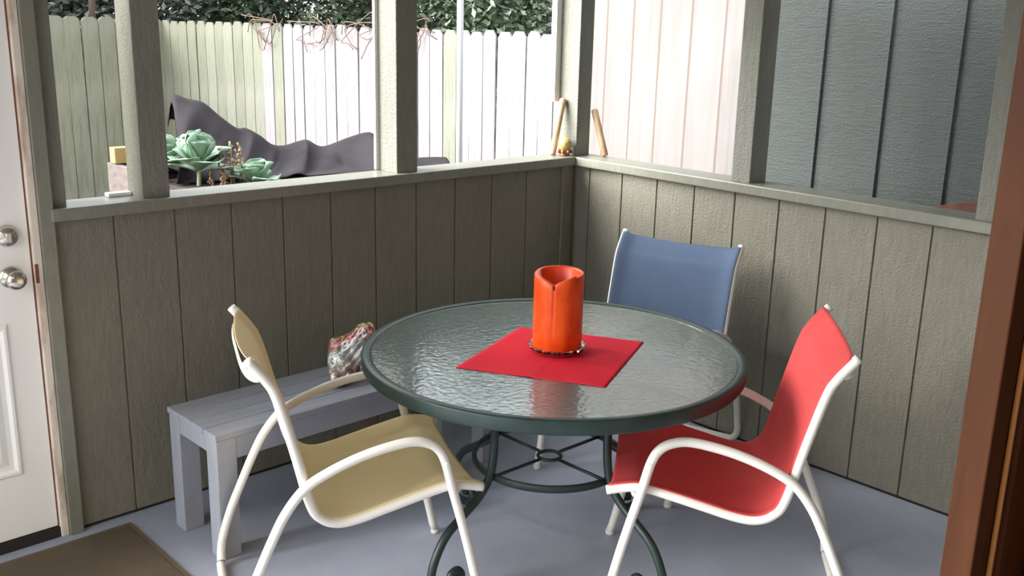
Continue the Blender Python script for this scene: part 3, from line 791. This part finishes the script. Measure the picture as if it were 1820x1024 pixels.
# ------------------------------------------------------------------ chairs
RAIL = [(.455, .415), (.40, .428), (.355, .431), (.27, .412), (.185, .390), (.105, .370), (.050, .366), (.008, .384), (-.022, .430), (-.060, .590), (-.098, .735), (-.122, .785), (-.168, .845)]
ARM = [(.461, 0), (.406, .253), (.360, .432), (.338, .520), (.315, .560), (.280, .580), (.237, .586), (.165, .575), (.093, .555), (.020, .525), (-.040, .488), (-.090, .425), (-.128, .350), (-.165, .265), (-.200, .180), (-.225, .100)]
TR = .0132
def prof3(P, y, n=7): return crom([(a, y, b) for a, b in P], n)
def chair(name, fab, label, pose, loop=False, split=0):
    x, y, th, sc = pose
    t = thing(name, label, 'chair', (x, y, 0), th, 'white framed sling chairs around the table'); t.scale = (sc, sc, sc)
    w, wa = .25, .274; ye = []
    for s in (1, -1):
        bm = bmesh.new(); tube(bm, prof3(RAIL, s*w), TR, 16); obj('side_rail', bm, M['tube'], t, smooth=True)
        P = crom([(a, s*wa, b) for a, b in ARM]+[(-.233, s*wa, .055), (-.236, s*(wa-.016), .022), (-.238, s*(wa-.055), .0134), (-.238, s*(wa-.13), .0134), (-.238, 0, .0134)], 7)
        P = [p for p in P if abs(p.y) > .14 or abs(p.y) < .001]
        P[0].z = .012
        for nm, i0, i1 in (('leg', 0, 21), ('armrest', 21, 78), ('leg', 78, 120)):
            bm = bmesh.new(); tube(bm, P[i0:i1+1], TR, 16, caps=(i0 == 0)); o = obj(nm, bm, M['tube'], t, smooth=True)
            if i0 == 0:
                bm = bmesh.new(); lathe(bm, [(0, 0), (.0135, 0), (.0145, .003), (.0145, .014), (0, .014)], 16, (P[0].x, P[0].y, 0)); obj('foot_cap', bm, M['rubber'], o, smooth=True)
        yend = P[120].y if len(P) > 120 else P[-2].y
        ye.append(yend)
    bm = bmesh.new(); tube(bm, [Vector((-.238, ye[0], .0134)), Vector((-.238, 0, .0134)), Vector((-.238, ye[1], .0134))], TR, 16, caps=False); obj('floor_bar', bm, M['tube'], t, smooth=True)
    # curved flat bar behind the top of the back
    bm = bmesh.new(); yb = w
    pts = [(-.140-.036*(1-q**4)**.5 if abs(q) < 1 else -.140, q*yb, .796+.0*(1-q*q)) for q in (-1, -.95, -.8, -.5, 0, .5, .8, .95, 1)]
    tube(bm, crom(pts, 5), .01, 12, flat=(.013, .003)); obj('back_bar', bm, M['tube'], t, smooth=True)
    # front and rear cross bars under the seat
    for a, b in ((.385, .428),):
        bm = bmesh.new(); tube(bm, crom([(a, -w, b), (a-.010, -w*.9, b-.028), (a-.02, 0, b-.042), (a-.010, w*.9, b-.028), (a, w, b)], 5), .008, 12); obj('cross_bar', bm, M['tube'], t, smooth=True)
    # sling: wraps the rails, sags between them
    bm = bmesh.new(); P = crom([(a, 0, b) for a, b in RAIL], 6); P = P[1:-1]; m_ = len(P); G = []
    yy = [-w-.004, -w-.003, -w, -w+.012, -w*.88, -w*.7, -w*.5, -w*.25, 0, w*.25, w*.5, w*.7, w*.88, w-.012, w, w+.003, w+.004]
    off = [.0118, .0142, .0150, .0145, .006]
    for i, p in enumerate(P):
        tn = (P[min(i+1, m_-1)]-P[max(i-1, 0)]).normalized(); nn = Vector((-tn.z, 0, tn.x)) * -1
        if nn.z < 0 and nn.x < 0: nn = -nn
        nn = Vector((tn.z, 0, -tn.x)); nn = nn if (nn.x > 0 or nn.z > 0) else -nn
        s = i/(m_-1); row = []
        for j, q in enumerate(yy):
            c = min(j, len(yy)-1-j)
            if c < 5: o_ = off[c]
            else: o_ = 0
            if c >= 4:
                e = 1-(abs(q)/w)**2
                seat = math.exp(-((s-.27)/.22)**2); o_ = .006*(1-e)-(.020*seat+.006)*e
                if s > .8: o_ -= .012*e*(s-.8)/.2
            row.append(bm.verts.new(Vector((p.x, q, p.z))+nn*o_))
        G.append(row)
    for i in range(m_-1):
        for j in range(len(yy)-1): bm.faces.new((G[i][j], G[i+1][j], G[i+1][j+1], G[i][j+1]))
    # hem folded over at both ends
    o = obj('sling', bm, fab, t, smooth=True); so = o.modifiers.new('s', 'SOLIDIFY'); so.thickness = .0022; so.offset = -1
    return t
chair('sling_chair', M['red'], 'patio chair with a red fabric sling, right of the table', (-.954, -1.725, 2.230, 1.017))
chair('sling_chair', M['yellow'], 'patio chair with a yellow fabric sling, left of the table', (-2.003, -.855, -.410, 1.006))
chair('sling_chair', M['blue'], 'patio chair with a blue fabric sling, behind the table by the right wall', (-.328, -.806, 3.391, 1.012))
